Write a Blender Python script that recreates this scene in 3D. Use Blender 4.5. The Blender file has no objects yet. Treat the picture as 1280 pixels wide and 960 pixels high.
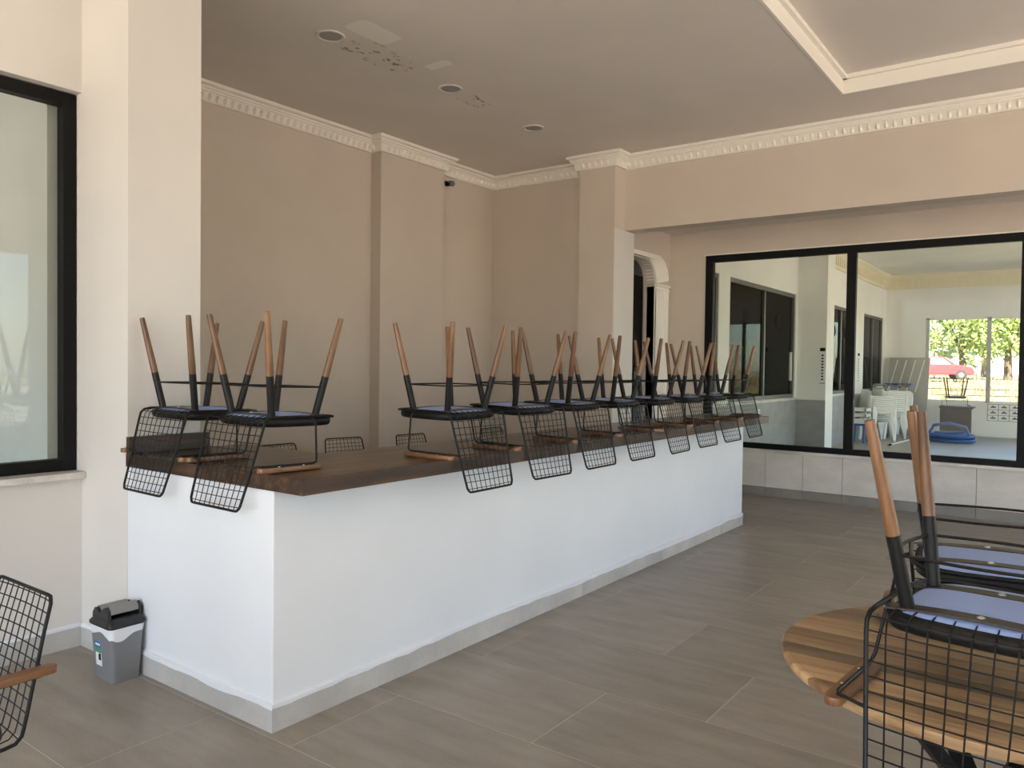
import bpy, bmesh, math, random
from mathutils import Vector, Matrix
random.seed(7)
PI = math.pi
S = bpy.context.scene
C = S.collection

# ------------------------------------------------------------------ camera
CAM_H = 1.55
YAW, PITCH, ROLL = math.radians(36.2133), math.radians(-1.3412), math.radians(0.738)
fw = Vector((math.cos(YAW) * math.cos(PITCH), math.sin(YAW) * math.cos(PITCH), math.sin(PITCH)))
r0 = Vector((math.sin(YAW), -math.cos(YAW), 0))
u0 = r0.cross(fw)
rt = r0 * math.cos(ROLL) + u0 * math.sin(ROLL)
up = -r0 * math.sin(ROLL) + u0 * math.cos(ROLL)
cd = bpy.data.cameras.new('camera')
cd.sensor_fit = 'HORIZONTAL'; cd.sensor_width = 36.0; cd.lens = 975.636 / 1280 * 36.0
cd.clip_start = 0.05; cd.clip_end = 500
cam = bpy.data.objects.new('camera', cd); C.objects.link(cam)
cam.matrix_world = Matrix(((rt.x, up.x, -fw.x, 0), (rt.y, up.y, -fw.y, 0), (rt.z, up.z, -fw.z, CAM_H), (0, 0, 0, 1)))
S.camera = cam

# ------------------------------------------------------------------ world, sun, exposure
w = bpy.data.worlds.new('sky'); S.world = w; w.use_nodes = True
wn = w.node_tree; bg = wn.nodes['Background']
sky = wn.nodes.new('ShaderNodeTexSky'); sky.sky_type = 'NISHITA'
sky.sun_disc = False; sky.sun_elevation = math.radians(52); sky.sun_rotation = math.radians(-120)
sky.altitude = 100; sky.air_density = 1.0; sky.dust_density = 0.6; sky.ozone_density = 2.5
wn.links.new(sky.outputs[0], bg.inputs[0]); bg.inputs[1].default_value = 0.26
sd = bpy.data.lights.new('sun', 'SUN'); sd.energy = 12.0; sd.angle = math.radians(0.6); sd.color = (1.0, 0.95, 0.88)
sun = bpy.data.objects.new('sun', sd); C.objects.link(sun)
az, el = math.radians(25), math.radians(52)      # light travels towards +x, slightly +y
sun.rotation_euler = Vector((math.cos(el) * math.cos(az), math.cos(el) * math.sin(az), -math.sin(el))).to_track_quat('-Z', 'Y').to_euler()
sun.location = (-20, -10, 30)
S.view_settings.view_transform = 'Standard'; S.view_settings.look = 'None'
S.view_settings.gamma = 1.0; S.view_settings.use_curve_mapping = False
S.view_settings.exposure = 1.6
S.cycles.max_bounces = 10; S.cycles.diffuse_bounces = 7; S.cycles.glossy_bounces = 4
S.cycles.transparent_max_bounces = 12; S.cycles.caustics_reflective = False; S.cycles.caustics_refractive = False
S.cycles.use_denoising = True

# ------------------------------------------------------------------ materials
MATS = {}
def new_mat(name):
    m = bpy.data.materials.new(name); m.use_nodes = True
    nt = m.node_tree; b = nt.nodes['Principled BSDF']
    return m, nt, b
def node(nt, t, **kw):
    n = nt.nodes.new(t)
    for k, v in kw.items(): setattr(n, k, v)
    return n
def mixc(nt, fac, a, b, blend='MIX'):
    n = nt.nodes.new('ShaderNodeMix'); n.data_type = 'RGBA'; n.blend_type = blend
    for sock, v in ((n.inputs[0], fac), (n.inputs[6], a), (n.inputs[7], b)):
        if hasattr(v, 'is_linked') or hasattr(v, 'links'): nt.links.new(v, sock)
        elif isinstance(v, (int, float)): sock.default_value = v
        else: sock.default_value = (*v, 1) if len(v) == 3 else v
    return n.outputs[2]
def math_(nt, op, a, b=None, clamp=False):
    n = nt.nodes.new('ShaderNodeMath'); n.operation = op; n.use_clamp = clamp
    for i, v in enumerate((a, b)):
        if v is None: continue
        if isinstance(v, (int, float)): n.inputs[i].default_value = v
        else: nt.links.new(v, n.inputs[i])
    return n.outputs[0]
def noise(nt, scale, detail=3, vec=None, rough=0.5):
    n = nt.nodes.new('ShaderNodeTexNoise'); n.inputs['Scale'].default_value = scale
    n.inputs['Detail'].default_value = detail; n.inputs['Roughness'].default_value = rough
    if vec is not None: nt.links.new(vec, n.inputs['Vector'])
    return n.outputs['Fac']
def ramp(nt, fac, stops):
    n = nt.nodes.new('ShaderNodeValToRGB'); nt.links.new(fac, n.inputs[0])
    el_ = n.color_ramp.elements
    while len(el_) < len(stops): el_.new(0.5)
    for e, (p, c) in zip(el_, stops): e.position = p; e.color = (*c, 1)
    return n.outputs[0]
def mapping(nt, src, scale=(1, 1, 1), rot=(0, 0, 0), loc=(0, 0, 0)):
    n = nt.nodes.new('ShaderNodeMapping'); nt.links.new(src, n.inputs[0])
    n.inputs['Scale'].default_value = scale; n.inputs['Rotation'].default_value = rot; n.inputs['Location'].default_value = loc
    return n.outputs[0]
def bump(nt, b, h, strength=0.1, dist=0.01):
    n = nt.nodes.new('ShaderNodeBump'); n.inputs['Strength'].default_value = strength; n.inputs['Distance'].default_value = dist
    nt.links.new(h, n.inputs['Height']); nt.links.new(n.outputs[0], b.inputs['Normal'])

def plain(name, col, rough=0.5, metal=0.0, spec=0.5, coat=0.0):
    m, nt, b = new_mat(name)
    b.inputs['Base Color'].default_value = (*col, 1); b.inputs['Roughness'].default_value = rough
    b.inputs['Metallic'].default_value = metal; b.inputs['Specular IOR Level'].default_value = spec
    b.inputs['Coat Weight'].default_value = coat
    MATS[name] = m; return m
def paint(name, col, rough=0.65, var=0.04, bmp=0.05):
    m, nt, b = new_mat(name)
    g = node(nt, 'ShaderNodeNewGeometry').outputs['Position']
    f = noise(nt, 1.3, 4, g)
    lo = tuple(max(0, c * (1 - var)) for c in col); hi = tuple(min(1, c * (1 + var)) for c in col)
    nt.links.new(ramp(nt, f, [(0.3, lo), (0.7, hi)]), b.inputs['Base Color'])
    b.inputs['Roughness'].default_value = rough; b.inputs['Specular IOR Level'].default_value = 0.3
    bump(nt, b, noise(nt, 60, 2, g), bmp, 0.002)
    MATS[name] = m; return m
def tile_mat(name, c1, c2, c3, streak_axis='y', rough=0.42, rand=0.18):
    m, nt, b = new_mat(name)
    g = node(nt, 'ShaderNodeNewGeometry').outputs['Position']
    oi = node(nt, 'ShaderNodeObjectInfo').outputs['Random']
    comb = node(nt, 'ShaderNodeCombineXYZ'); nt.links.new(math_(nt, 'MULTIPLY', oi, 37.0), comb.inputs[0]); nt.links.new(math_(nt, 'MULTIPLY', oi, 91.0), comb.inputs[1])
    add = node(nt, 'ShaderNodeVectorMath', operation='ADD'); nt.links.new(g, add.inputs[0]); nt.links.new(comb.outputs[0], add.inputs[1])
    sc = {'y': (9, 1.7, 5), 'x': (1.1, 7, 5), 'z': (3, 3, 3), 'yz': (4, 2.2, 7)}[streak_axis]
    f = noise(nt, 1.0, 6, mapping(nt, add.outputs[0], sc), 0.62)
    f2 = noise(nt, 2.2, 3, add.outputs[0])
    ff = math_(nt, 'ADD', math_(nt, 'MULTIPLY', f, 0.75), math_(nt, 'MULTIPLY', f2, 0.25))
    col = ramp(nt, ff, [(0.30, c1), (0.5, c2), (0.72, c3)])
    br = math_(nt, 'ADD', math_(nt, 'MULTIPLY', oi, rand), 1 - rand / 2)
    mul = node(nt, 'ShaderNodeVectorMath', operation='SCALE'); nt.links.new(col, mul.inputs[0]); nt.links.new(br, mul.inputs['Scale'])
    fine = noise(nt, 140, 2, g)
    col2 = mixc(nt, 0.18, mul.outputs[0], ramp(nt, fine, [(0.35, c1), (0.65, c3)]))
    nt.links.new(col2, b.inputs['Base Color'])
    b.inputs['Roughness'].default_value = rough; b.inputs['Specular IOR Level'].default_value = 0.45
    bump(nt, b, ff, 0.06, 0.003)
    MATS[name] = m; return m
def wood(name, dark, mid, light, axis='x', scale=1.0, rough=0.4, coat=0.0, rand=0.35, obj=True, spec=0.5):
    m, nt, b = new_mat(name)
    tc = node(nt, 'ShaderNodeTexCoord').outputs['Object'] if obj else node(nt, 'ShaderNodeNewGeometry').outputs['Position']
    oi = node(nt, 'ShaderNodeObjectInfo').outputs['Random']
    comb = node(nt, 'ShaderNodeCombineXYZ')
    for i, k in enumerate((13.0, 29.0, 53.0)): nt.links.new(math_(nt, 'MULTIPLY', oi, k), comb.inputs[i])
    add = node(nt, 'ShaderNodeVectorMath', operation='ADD'); nt.links.new(tc, add.inputs[0]); nt.links.new(comb.outputs[0], add.inputs[1])
    st = {'x': (2.2, 26, 26), 'y': (26, 2.2, 26), 'z': (26, 26, 2.2)}[axis]
    v = mapping(nt, add.outputs[0], tuple(s * scale for s in st))
    f = noise(nt, 1.0, 5, v, 0.6)
    st2 = {'x': (0.5, 7, 7), 'y': (7, 0.5, 7), 'z': (7, 7, 0.5)}[axis]
    f2 = noise(nt, 1.0, 2, mapping(nt, add.outputs[0], tuple(s * scale for s in st2)))
    ff = math_(nt, 'ADD', math_(nt, 'MULTIPLY', f, 0.6), math_(nt, 'MULTIPLY', f2, 0.4))
    col = ramp(nt, ff, [(0.32, dark), (0.5, mid), (0.68, light)])
    br = math_(nt, 'ADD', math_(nt, 'MULTIPLY', oi, rand), 1 - rand / 2)
    mul = node(nt, 'ShaderNodeVectorMath', operation='SCALE'); nt.links.new(col, mul.inputs[0]); nt.links.new(br, mul.inputs['Scale'])
    nt.links.new(mul.outputs[0], b.inputs['Base Color'])
    b.inputs['Roughness'].default_value = rough; b.inputs['Coat Weight'].default_value = coat; b.inputs['Coat Roughness'].default_value = 0.12
    b.inputs['Specular IOR Level'].default_value = spec
    bump(nt, b, f, 0.05, 0.002)
    MATS[name] = m; return m
def glass(name, tint=(0.93, 0.96, 0.94), ior=1.5, rough=0.0):
    m, nt, b = new_mat(name); nt.nodes.remove(b)
    out = nt.nodes['Material Output']
    tr = node(nt, 'ShaderNodeBsdfTransparent'); tr.inputs[0].default_value = (*tint, 1)
    gl = node(nt, 'ShaderNodeBsdfGlossy'); gl.inputs['Roughness'].default_value = rough
    fr = node(nt, 'ShaderNodeFresnel'); fr.inputs[0].default_value = ior
    mx = node(nt, 'ShaderNodeMixShader'); nt.links.new(fr.outputs[0], mx.inputs[0]); nt.links.new(tr.outputs[0], mx.inputs[1]); nt.links.new(gl.outputs[0], mx.inputs[2])
    nt.links.new(mx.outputs[0], out.inputs[0]); MATS[name] = m; return m

paint('greige', (0.615, 0.545, 0.475))
paint('offwhite', (0.655, 0.635, 0.605))
paint('white', (0.725, 0.757, 0.80))
paint('farwhite', (0.84, 0.84, 0.81))
paint('trimwhite', (0.86, 0.83, 0.76), 0.55, 0.02)
paint('farcream', (0.80, 0.74, 0.56), 0.55, 0.02)
plain('black_frame', (0.006, 0.006, 0.006), 0.5, 0, 0.15)
plain('grey_frame', (0.10, 0.10, 0.095), 0.4)
plain('black_metal', (0.009, 0.009, 0.009), 0.45, 0.0, 0.22)
plain('wire_metal', (0.010, 0.009, 0.009), 0.45, 0.0, 0.22)
plain('band_metal', (0.045, 0.040, 0.035), 0.42, 0.6)
plain('chrome', (0.75, 0.74, 0.72), 0.22, 1.0)
plain('pad_black', (0.008, 0.008, 0.008), 0.5, 0, 0.25)
plain('liner_blue', (0.26, 0.36, 0.66), 0.6)
plain('grout', (0.50, 0.47, 0.42), 0.8)
plain('wallgrout', (0.22, 0.21, 0.20), 0.8)
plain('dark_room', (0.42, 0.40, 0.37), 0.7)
plain('dark_wood_plain', (0.09, 0.072, 0.055), 0.6)
plain('plastic_black', (0.011, 0.011, 0.013), 0.3)
plain('plastic_grey', (0.20, 0.205, 0.22), 0.38)
plain('plastic_flap', (0.22, 0.215, 0.21), 0.4)
plain('bag', (0.75, 0.78, 0.84), 0.35)
plain('sticker_white', (0.85, 0.85, 0.85), 0.4)
plain('sticker_blue', (0.02, 0.12, 0.45), 0.4)
plain('sticker_green', (0.06, 0.26, 0.14), 0.4)
plain('ink', (0.02, 0.02, 0.02), 0.8, 0, 0.05)
plain('white_plastic', (0.82, 0.81, 0.77), 0.4)
plain('blue_plastic', (0.02, 0.10, 0.33), 0.35)
plain('blue_sheet', (0.03, 0.08, 0.25), 0.6)
plain('board_grey', (0.42, 0.42, 0.40), 0.6)
plain('grey_fabric', (0.25, 0.24, 0.23), 0.9)
plain('lamp_disc', (0.33, 0.32, 0.31), 0.5)
plain('lamp_ring', (0.62, 0.60, 0.57), 0.4)
plain('car_red', (0.55, 0.02, 0.03), 0.25, 0, 0.5, 0.5)
plain('car_glass', (0.25, 0.33, 0.40), 0.1)
plain('rubber', (0.02, 0.02, 0.02), 0.7)
plain('bark', (0.10, 0.07, 0.045), 0.9)
plain('window_dark', (0.05, 0.06, 0.07), 0.2)
tile_mat('floor_tile', (0.185, 0.162, 0.134), (0.265, 0.236, 0.200), (0.345, 0.315, 0.272), 'y')
tile_mat('far_floor', (0.36, 0.335, 0.285), (0.44, 0.41, 0.35), (0.52, 0.48, 0.42), 'y')
tile_mat('wall_tile', (0.50, 0.48, 0.44), (0.60, 0.575, 0.53), (0.70, 0.675, 0.63), 'yz', 0.5, 0.10)
tile_mat('skirting_tile', (0.36, 0.355, 0.34), (0.47, 0.46, 0.445), (0.62, 0.61, 0.59), 'z', 0.5, 0.15)
tile_mat('skirting_dark', (0.17, 0.16, 0.145), (0.23, 0.215, 0.20), (0.29, 0.27, 0.25), 'z', 0.5, 0.10)
tile_mat('far_dado', (0.26, 0.26, 0.255), (0.33, 0.33, 0.325), (0.40, 0.40, 0.39), 'yz', 0.5, 0.10)
tile_mat('marble', (0.30, 0.27, 0.24), (0.62, 0.59, 0.55), (0.80, 0.78, 0.75), 'yz', 0.35, 0.0)
wood('walnut', (0.014, 0.007, 0.004), (0.040, 0.019, 0.0095), (0.14, 0.070, 0.031), 'x', 1.0, 0.33, 0.15, 0.0, spec=0.35)
wood('walnut_y', (0.014, 0.007, 0.004), (0.040, 0.019, 0.0095), (0.14, 0.070, 0.031), 'y', 1.0, 0.33, 0.15, 0.0, spec=0.35)
wood('leg_wood', (0.075, 0.032, 0.013), (0.155, 0.074, 0.030), (0.25, 0.132, 0.058), 'z', 1.0, 0.42, 0.1, 0.45)
wood('arm_wood', (0.095, 0.040, 0.016), (0.18, 0.082, 0.033), (0.27, 0.132, 0.056), 'x', 1.0, 0.40, 0.1, 0.35)
wood('acacia', (0.10, 0.050, 0.020), (0.30, 0.185, 0.090), (0.54, 0.38, 0.21), 'y', 0.6, 0.38, 0.1, 0.95)
glass('window_glass', (0.95, 0.97, 0.95), 1.2); glass('near_glass', (0.95, 0.97, 0.95), 1.36); glass('far_glass', (0.62, 0.64, 0.60), 1.12)

# ceiling: paint with repair patches and mould specks
def ceiling_mat():
    m, nt, b = new_mat('ceiling_paint')
    g = node(nt, 'ShaderNodeNewGeometry').outputs['Position']
    sep = node(nt, 'ShaderNodeSeparateXYZ'); nt.links.new(g, sep.inputs[0]); X, Y = sep.outputs[0], sep.outputs[1]
    base = ramp(nt, noise(nt, 0.9, 4, g), [(0.3, (0.70, 0.66, 0.61)), (0.7, (0.76, 0.72, 0.665))])
    wob = noise(nt, 9, 2, g)
    def blob(cx, cy, rx, ry, edge=0.06, wobble=0.25):
        dx = math_(nt, 'DIVIDE', math_(nt, 'SUBTRACT', X, cx), rx); dy = math_(nt, 'DIVIDE', math_(nt, 'SUBTRACT', Y, cy), ry)
        d = math_(nt, 'ADD', math_(nt, 'POWER', math_(nt, 'ABSOLUTE', dx), 6.0), math_(nt, 'POWER', math_(nt, 'ABSOLUTE', dy), 6.0))
        d = math_(nt, 'ADD', d, math_(nt, 'MULTIPLY', math_(nt, 'SUBTRACT', wob, 0.5), wobble * 4))
        return math_(nt, 'SUBTRACT', 1.0, math_(nt, 'DIVIDE', math_(nt, 'SUBTRACT', d, 1.0 - edge), 2 * edge, True), True)
    for args in PATCHES:
        base = mixc(nt, blob(*args), base, (0.84, 0.81, 0.75))
    spk = noise(nt, 13, 3, mapping(nt, g, (0.8, 1.6, 1)), 0.6)
    spk = math_(nt, 'DIVIDE', math_(nt, 'SUBTRACT', spk, 0.575), 0.05, True)
    for args in MOULD:
        fac = math_(nt, 'MULTIPLY', math_(nt, 'MULTIPLY', spk, blob(*args, 0.5, 0.2)), 0.75)
        base = mixc(nt, fac, base, (0.10, 0.07, 0.05))
        base = mixc(nt, math_(nt, 'MULTIPLY', blob(*args, 0.6, 0.1), 0.05), base, (0.25, 0.19, 0.14))
    nt.links.new(base, b.inputs['Base Color']); b.inputs['Roughness'].default_value = 0.7; b.inputs['Specular IOR Level'].default_value = 0.25
    bump(nt, b, noise(nt, 3, 3, g), 0.08, 0.02)
    MATS['ceiling_paint'] = m
PATCHES = [(4.00, 4.21, 0.20, 0.11), (4.725, 4.23, 0.055, 0.12)]
MOULD = [(4.32, 4.49, 0.34, 0.16), (5.56, 4.53, 0.17, 0.10)]
ceiling_mat()

# dry field
def field_mat():
    m, nt, b = new_mat('dry_field')
    g = node(nt, 'ShaderNodeNewGeometry').outputs['Position']
    nt.links.new(ramp(nt, noise(nt, 0.35, 6, g, 0.65), [(0.3, (0.22, 0.145, 0.065)), (0.5, (0.27, 0.195, 0.095)), (0.68, (0.20, 0.21, 0.07))]), b.inputs['Base Color'])
    b.inputs['Roughness'].default_value = 0.95; MATS['dry_field'] = m
    m, nt, b = new_mat('paving')
    g = node(nt, 'ShaderNodeNewGeometry').outputs['Position']
    nt.links.new(ramp(nt, noise(nt, 1.2, 5, g), [(0.3, (0.49, 0.405, 0.315)), (0.7, (0.58, 0.485, 0.385))]), b.inputs['Base Color'])
    b.inputs['Roughness'].default_value = 0.9; MATS['paving'] = m
    m, nt, b = new_mat('leaf')
    oi = node(nt, 'ShaderNodeObjectInfo').outputs['Random']
    g = node(nt, 'ShaderNodeNewGeometry').outputs['Position']
    nt.links.new(ramp(nt, noise(nt, 0.8, 3, g), [(0.3, (0.20, 0.28, 0.05)), (0.7, (0.44, 0.50, 0.12))]), b.inputs['Base Color'])
    b.inputs['Roughness'].default_value = 0.6; b.inputs['Transmission Weight'].default_value = 0.0; MATS['leaf'] = m
field_mat()

# ------------------------------------------------------------------ mesh helpers
class MB:
    def __init__(s): s.v = []; s.f = []
    def box(s, x0, x1, y0, y1, z0, z1):
        n = len(s.v)
        s.v += [(x0, y0, z0), (x1, y0, z0), (x1, y1, z0), (x0, y1, z0), (x0, y0, z1), (x1, y0, z1), (x1, y1, z1), (x0, y1, z1)]
        s.f += [tuple(n + i for i in q) for q in ((0, 3, 2, 1), (4, 5, 6, 7), (0, 1, 5, 4), (1, 2, 6, 5), (2, 3, 7, 6), (3, 0, 4, 7))]
        return s
    def hexa(s, pts):          # 8 corners: bottom ring then top ring
        n = len(s.v); s.v += [tuple(p) for p in pts]
        s.f += [tuple(n + i for i in q) for q in ((0, 3, 2, 1), (4, 5, 6, 7), (0, 1, 5, 4), (1, 2, 6, 5), (2, 3, 7, 6), (3, 0, 4, 7))]
        return s
    def tube(s, path, r, n=8, closed=False, caps=True):
        P = [Vector(p) for p in path]; N = len(P)
        rs = r if isinstance(r, (list, tuple)) else [r] * N
        prev = None; rings = []
        for i in range(N):
            a = P[i - 1] if (i > 0 or closed) else P[i]; b = P[(i + 1) % N] if (i < N - 1 or closed) else P[i]
            t = (b - a).normalized()
            if prev is None:
                h = Vector((0, 0, 1)) if abs(t.z) < 0.9 else Vector((1, 0, 0)); x = t.cross(h).normalized()
            else:
                x = prev - t * prev.dot(t)
                x = x.normalized() if x.length > 1e-6 else t.orthogonal().normalized()
            prev = x; y = t.cross(x)
            rings.append(len(s.v))
            for k in range(n):
                q = 2 * PI * k / n; s.v.append(tuple(P[i] + (x * math.cos(q) + y * math.sin(q)) * rs[i]))
        for i in range(N if closed else N - 1):
            a, b = rings[i], rings[(i + 1) % N]
            for k in range(n): s.f.append((a + k, a + (k + 1) % n, b + (k + 1) % n, b + k))
        if caps and not closed:
            s.f.append(tuple(rings[0] + k for k in reversed(range(n)))); s.f.append(tuple(rings[-1] + k for k in range(n)))
        return s
    def lathe(s, prof, c=(0, 0, 0), n=20, close=True):   # prof: (r, z)
        rings = []
        for r, z in prof:
            rings.append(len(s.v))
            for k in range(n):
                q = 2 * PI * k / n; s.v.append((c[0] + r * math.cos(q), c[1] + r * math.sin(q), c[2] + z))
        for i in range(len(prof) - 1):
            a, b = rings[i], rings[i + 1]
            for k in range(n): s.f.append((a + k, a + (k + 1) % n, b + (k + 1) % n, b + k))
        if close:
            s.f.append(tuple(rings[0] + k for k in reversed(range(n)))); s.f.append(tuple(rings[-1] + k for k in range(n)))
        return s
    def prism(s, poly, a, b, axis='z'):        # poly of 2-D points, extruded along axis from a to b
        def P(p, t): return {'z': (p[0], p[1], t), 'y': (p[0], t, p[1]), 'x': (t, p[0], p[1])}[axis]
        n = len(s.v); k = len(poly)
        s.v += [P(p, a) for p in poly] + [P(p, b) for p in poly]
        s.f.append(tuple(n + i for i in reversed(range(k)))); s.f.append(tuple(n + k + i for i in range(k)))
        for i in range(k): s.f.append((n + i, n + (i + 1) % k, n + k + (i + 1) % k, n + k + i))
        return s
    def loft(s, rings, closed=True, caps=True):
        idx = []
        for R in rings: idx.append(len(s.v)); s.v += [tuple(p) for p in R]
        k = len(rings[0])
        for a, b in zip(idx, idx[1:]):
            for i in range(k if closed else k - 1): s.f.append((a + i, a + (i + 1) % k, b + (i + 1) % k, b + i))
        if caps and closed:
            s.f.append(tuple(idx[0] + i for i in reversed(range(k)))); s.f.append(tuple(idx[-1] + i for i in range(k)))
        return s
    def mesh(s, name, mat, smooth=False, bevel=0, segs=2):
        me = bpy.data.meshes.new(name); me.from_pydata(s.v, [], s.f)
        bm = bmesh.new(); bm.from_mesh(me)
        if bevel:
            bmesh.ops.bevel(bm, geom=[e for e in bm.edges if len(e.link_faces) == 2 and e.calc_face_angle(0) > 0.5], offset=bevel, segments=segs, affect='EDGES', profile=0.6)
        bmesh.ops.recalc_face_normals(bm, faces=bm.faces)
        bm.to_mesh(me); bm.free()
        me.materials.append(MATS[mat])
        if smooth:
            me.polygons.foreach_set('use_smooth', [True] * len(me.polygons))
            if smooth != 'all':
                try: me.set_sharp_from_angle(angle=math.radians(40))
                except Exception: pass
        return me
    def build(s, name, mat, parent=None, smooth=False, bevel=0, segs=2):
        return link(name, s.mesh(name, mat, smooth, bevel, segs), parent)

def link(name, me, parent=None):
    o = bpy.data.objects.new(name, me); C.objects.link(o)
    if parent is not None: o.parent = parent
    return o
def tag(o, label=None, cat=None, group=None, kind=None):
    if label: o['label'] = label
    if cat: o['category'] = cat
    if group: o['group'] = group
    if kind: o['kind'] = kind
    return o
def thing(name, label, cat, loc=(0, 0, 0), rz=0, group=None, kind=None):
    o = bpy.data.objects.new(name, None); C.objects.link(o); o.empty_display_size = 0.1
    o.location = loc; o.rotation_euler = (0, 0, rz)
    return tag(o, label, cat, group, kind)
def struct(name, mb, mat, label, cat, **kw):
    o = mb.build(name, mat, **kw); return tag(o, label, cat, kind='structure')
def copy_tree(o, parent=None):
    c = o.copy(); C.objects.link(c)
    if parent is not None: c.parent = parent
    for ch in list(o.children): copy_tree(ch, c)
    return c
def arc(cx, cy, r, a0, a1, n):
    return [(cx + r * math.cos(math.radians(a0 + (a1 - a0) * i / n)), cy + r * math.sin(math.radians(a0 + (a1 - a0) * i / n))) for i in range(n + 1)]

# ------------------------------------------------------------------ the building shell
ZC = 3.95            # ceiling
BX, BY = 2.033, 2.712      # bar faces: short face x = BX, long face y = BY
PY = 3.894           # pillar front
LWY = 4.375          # wall with the near window
AY = 6.2             # alcove wall behind the bar
KX = 8.0             # wall / beam plane at the end of the bar
WX = 9.535           # far window wall
ARY = 4.43           # wall with the arched doorway
X0, Y0 = -5.5, -6.5  # walls behind the camera

# floor with single tiles
fl = struct('floor', MB().box(X0 - .2, WX + .15, Y0 - .2, AY + .3, -0.2, -0.0008), 'grout', 'grey stone-look tiled floor of the dining room', 'floor')
TP, TL, GAP = 0.625, 1.25, 0.0045
tm = MB().box(-TP / 2 + GAP / 2, TP / 2 - GAP / 2, -TL / 2 + GAP / 2, TL / 2 - GAP / 2, -0.012, 0).mesh('tile', 'floor_tile')
for i in range(-3, 12):
    xa = 1.995 + TP * i
    off = 2.55 if i % 2 == 0 else 1.797 + 1.25
    for j in range(-4, 3):
        yb = off + TL * j; yc = yb + TL / 2; xc = xa + TP / 2
        if xa + TP > WX + .02: continue
        if yb > AY - .1 or (yb > LWY and xa + TP < 2.5): continue
        t = link('tile', tm, fl); t.location = (xc, yc, 0)
cutm = MB().box(9.495 + GAP / 2, WX, -3, 4.43, -0.012, 0).build('tile', 'floor_tile', fl)

# ceiling with recessed coffer
CX1, CY1, CX0, CY0, CZ = 7.215, 1.765, -1.0, -4.0, 4.10
cm = MB()
cm.box(X0 - .2, WX + .15, CY1, AY + .3, ZC, ZC + .3).box(CX1, WX + .15, Y0 - .2, CY1, ZC, ZC + .3).box(X0 - .2, CX0, Y0 - .2, CY1, ZC, ZC + .3).box(CX0, CX1, Y0 - .2, CY0, ZC, ZC + .3).box(CX0, CX1, CY0, CY1, CZ, ZC + .3)
ce = struct('ceiling', cm, 'ceiling_paint', 'grey painted ceiling with repair patches, mould specks and a recessed coffer', 'ceiling')
ct = MB()
for (a, b, c, d) in ((CX0, CX1, CY1 - .02, CY1), (CX1 - .02, CX1, CY0, CY1), (CX0, CX0 + .02, CY0, CY1), (CX0, CX1, CY0, CY0 + .02)):
    ct.box(a, b, c, d, ZC - .004, CZ)
for (a, b, c, d) in ((CX0, CX1, CY1 - .055, CY1), (CX1 - .055, CX1, CY0, CY1), (CX0, CX0 + .055, CY0, CY1), (CX0, CX1, CY0, CY0 + .055)):
    ct.box(a, b, c, d, CZ - .035, CZ)
tag(ct.build('trim_2', 'trimwhite', None), 'cream plaster trim around the recessed ceiling coffer', 'trim', kind='structure')

# walls
struct('wall_back', MB().box(KX, KX + .226, 4.745, AY + .2, 0, ZC), 'greige', 'beige wall closing the bar alcove at its far end', 'wall')
struct('wall_alcove', MB().box(2.03, KX + .226, AY, AY + .2, 0, ZC).box(5.875, 6.877, 6.055, AY, 0, ZC), 'greige', 'long grey wall with a shallow pilaster behind the bar', 'wall')
struct('wall_pillar', MB().box(BX, 2.433, PY, AY, 0, ZC), 'offwhite', 'cream pillar rising to the ceiling at the end of the bar', 'pillar')
wl = MB().box(X0 - .2, BX, LWY, LWY + .17, 2.985, ZC).box(X0 - .2, BX, LWY, LWY + .17, 0, 0.915).box(X0 - .2, -1.4, LWY, LWY + .17, 0.915, 2.985)
struct('wall_left', wl, 'offwhite', 'cream wall around the large near window', 'wall')
col = struct('wall_column', MB().box(7.75, KX + .226, 4.283, 4.745, 0, ZC), 'greige', 'square beige column carrying the ceiling beam past the bar', 'column')
MB().box(7.752, KX + .226, 4.279, 4.2835, 0, 3.11).build('white_side', 'offwhite', col)
struct('wall_beam', MB().box(KX, KX + .226, Y0, 4.285, 3.112, ZC), 'greige', 'deep beige ceiling beam in front of the wide window', 'beam')

tag(MB().box(KX + .226, WX, Y0, ARY, 3.30, ZC - .001).build('shade_ceiling', 'ceiling_paint'), 'added lower ceiling shading the strip before the wide window', 'ceiling', kind='structure')  # dropped ceiling added to deepen the shade above the wide window
# wall with arched doorway (polygon in x-z, extruded in y)
ax0, ax1, az_, R = 8.20, 9.08, 2.90, 0.28
OX, OZ = .35, .06          # width of the fluted surround, rise of its outer curve
poly = [(KX + .22, az_), (ax1 - R, az_)] + arc(ax1 - R, az_ - R, R, 90, 0, 10)[1:] + [(ax1, 0), (WX + .15, 0), (WX + .15, ZC), (KX + .22, ZC)]
struct('wall_arch', MB().prism(poly, ARY, ARY + .15, 'y'), 'greige', 'beige wall with the arched doorway beside the wide window', 'wall')
def flute(n=5):
    pts = [(0, -.10), (0, .03)]
    for k in range(n):
        for t in range(7): pts.append(((k + t / 6) / n, .022 + .030 * math.sin(PI * t / 6)))
    return pts + [(1, .03), (1, 0)]
def surround(ins, outs):
    return MB().loft([[(i_[0] + (o_[0] - i_[0]) * a, ARY - d, i_[1] + (o_[1] - i_[1]) * a) for a, d in flute()] for i_, o_ in zip(ins, outs)])
dr = thing('door_1', 'arched doorway with a cream fluted surround beside the wide window', 'doorway', kind='structure')
surround([(ax1, z) for z in (0, 1.3, az_ - R - .04)], [(ax1 + OX, z) for z in (0, 1.3, az_ - R - .04)]).build('jamb', 'trimwhite', dr, smooth=True)
ci = arc(ax1 - R, az_ - R, R, 0, 90, 12); co = arc(ax1 + OX - R, az_ - R + OZ, R, 0, 90, 12)
surround(ci, co).build('curved_bracket', 'trimwhite', dr, smooth=True)
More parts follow.
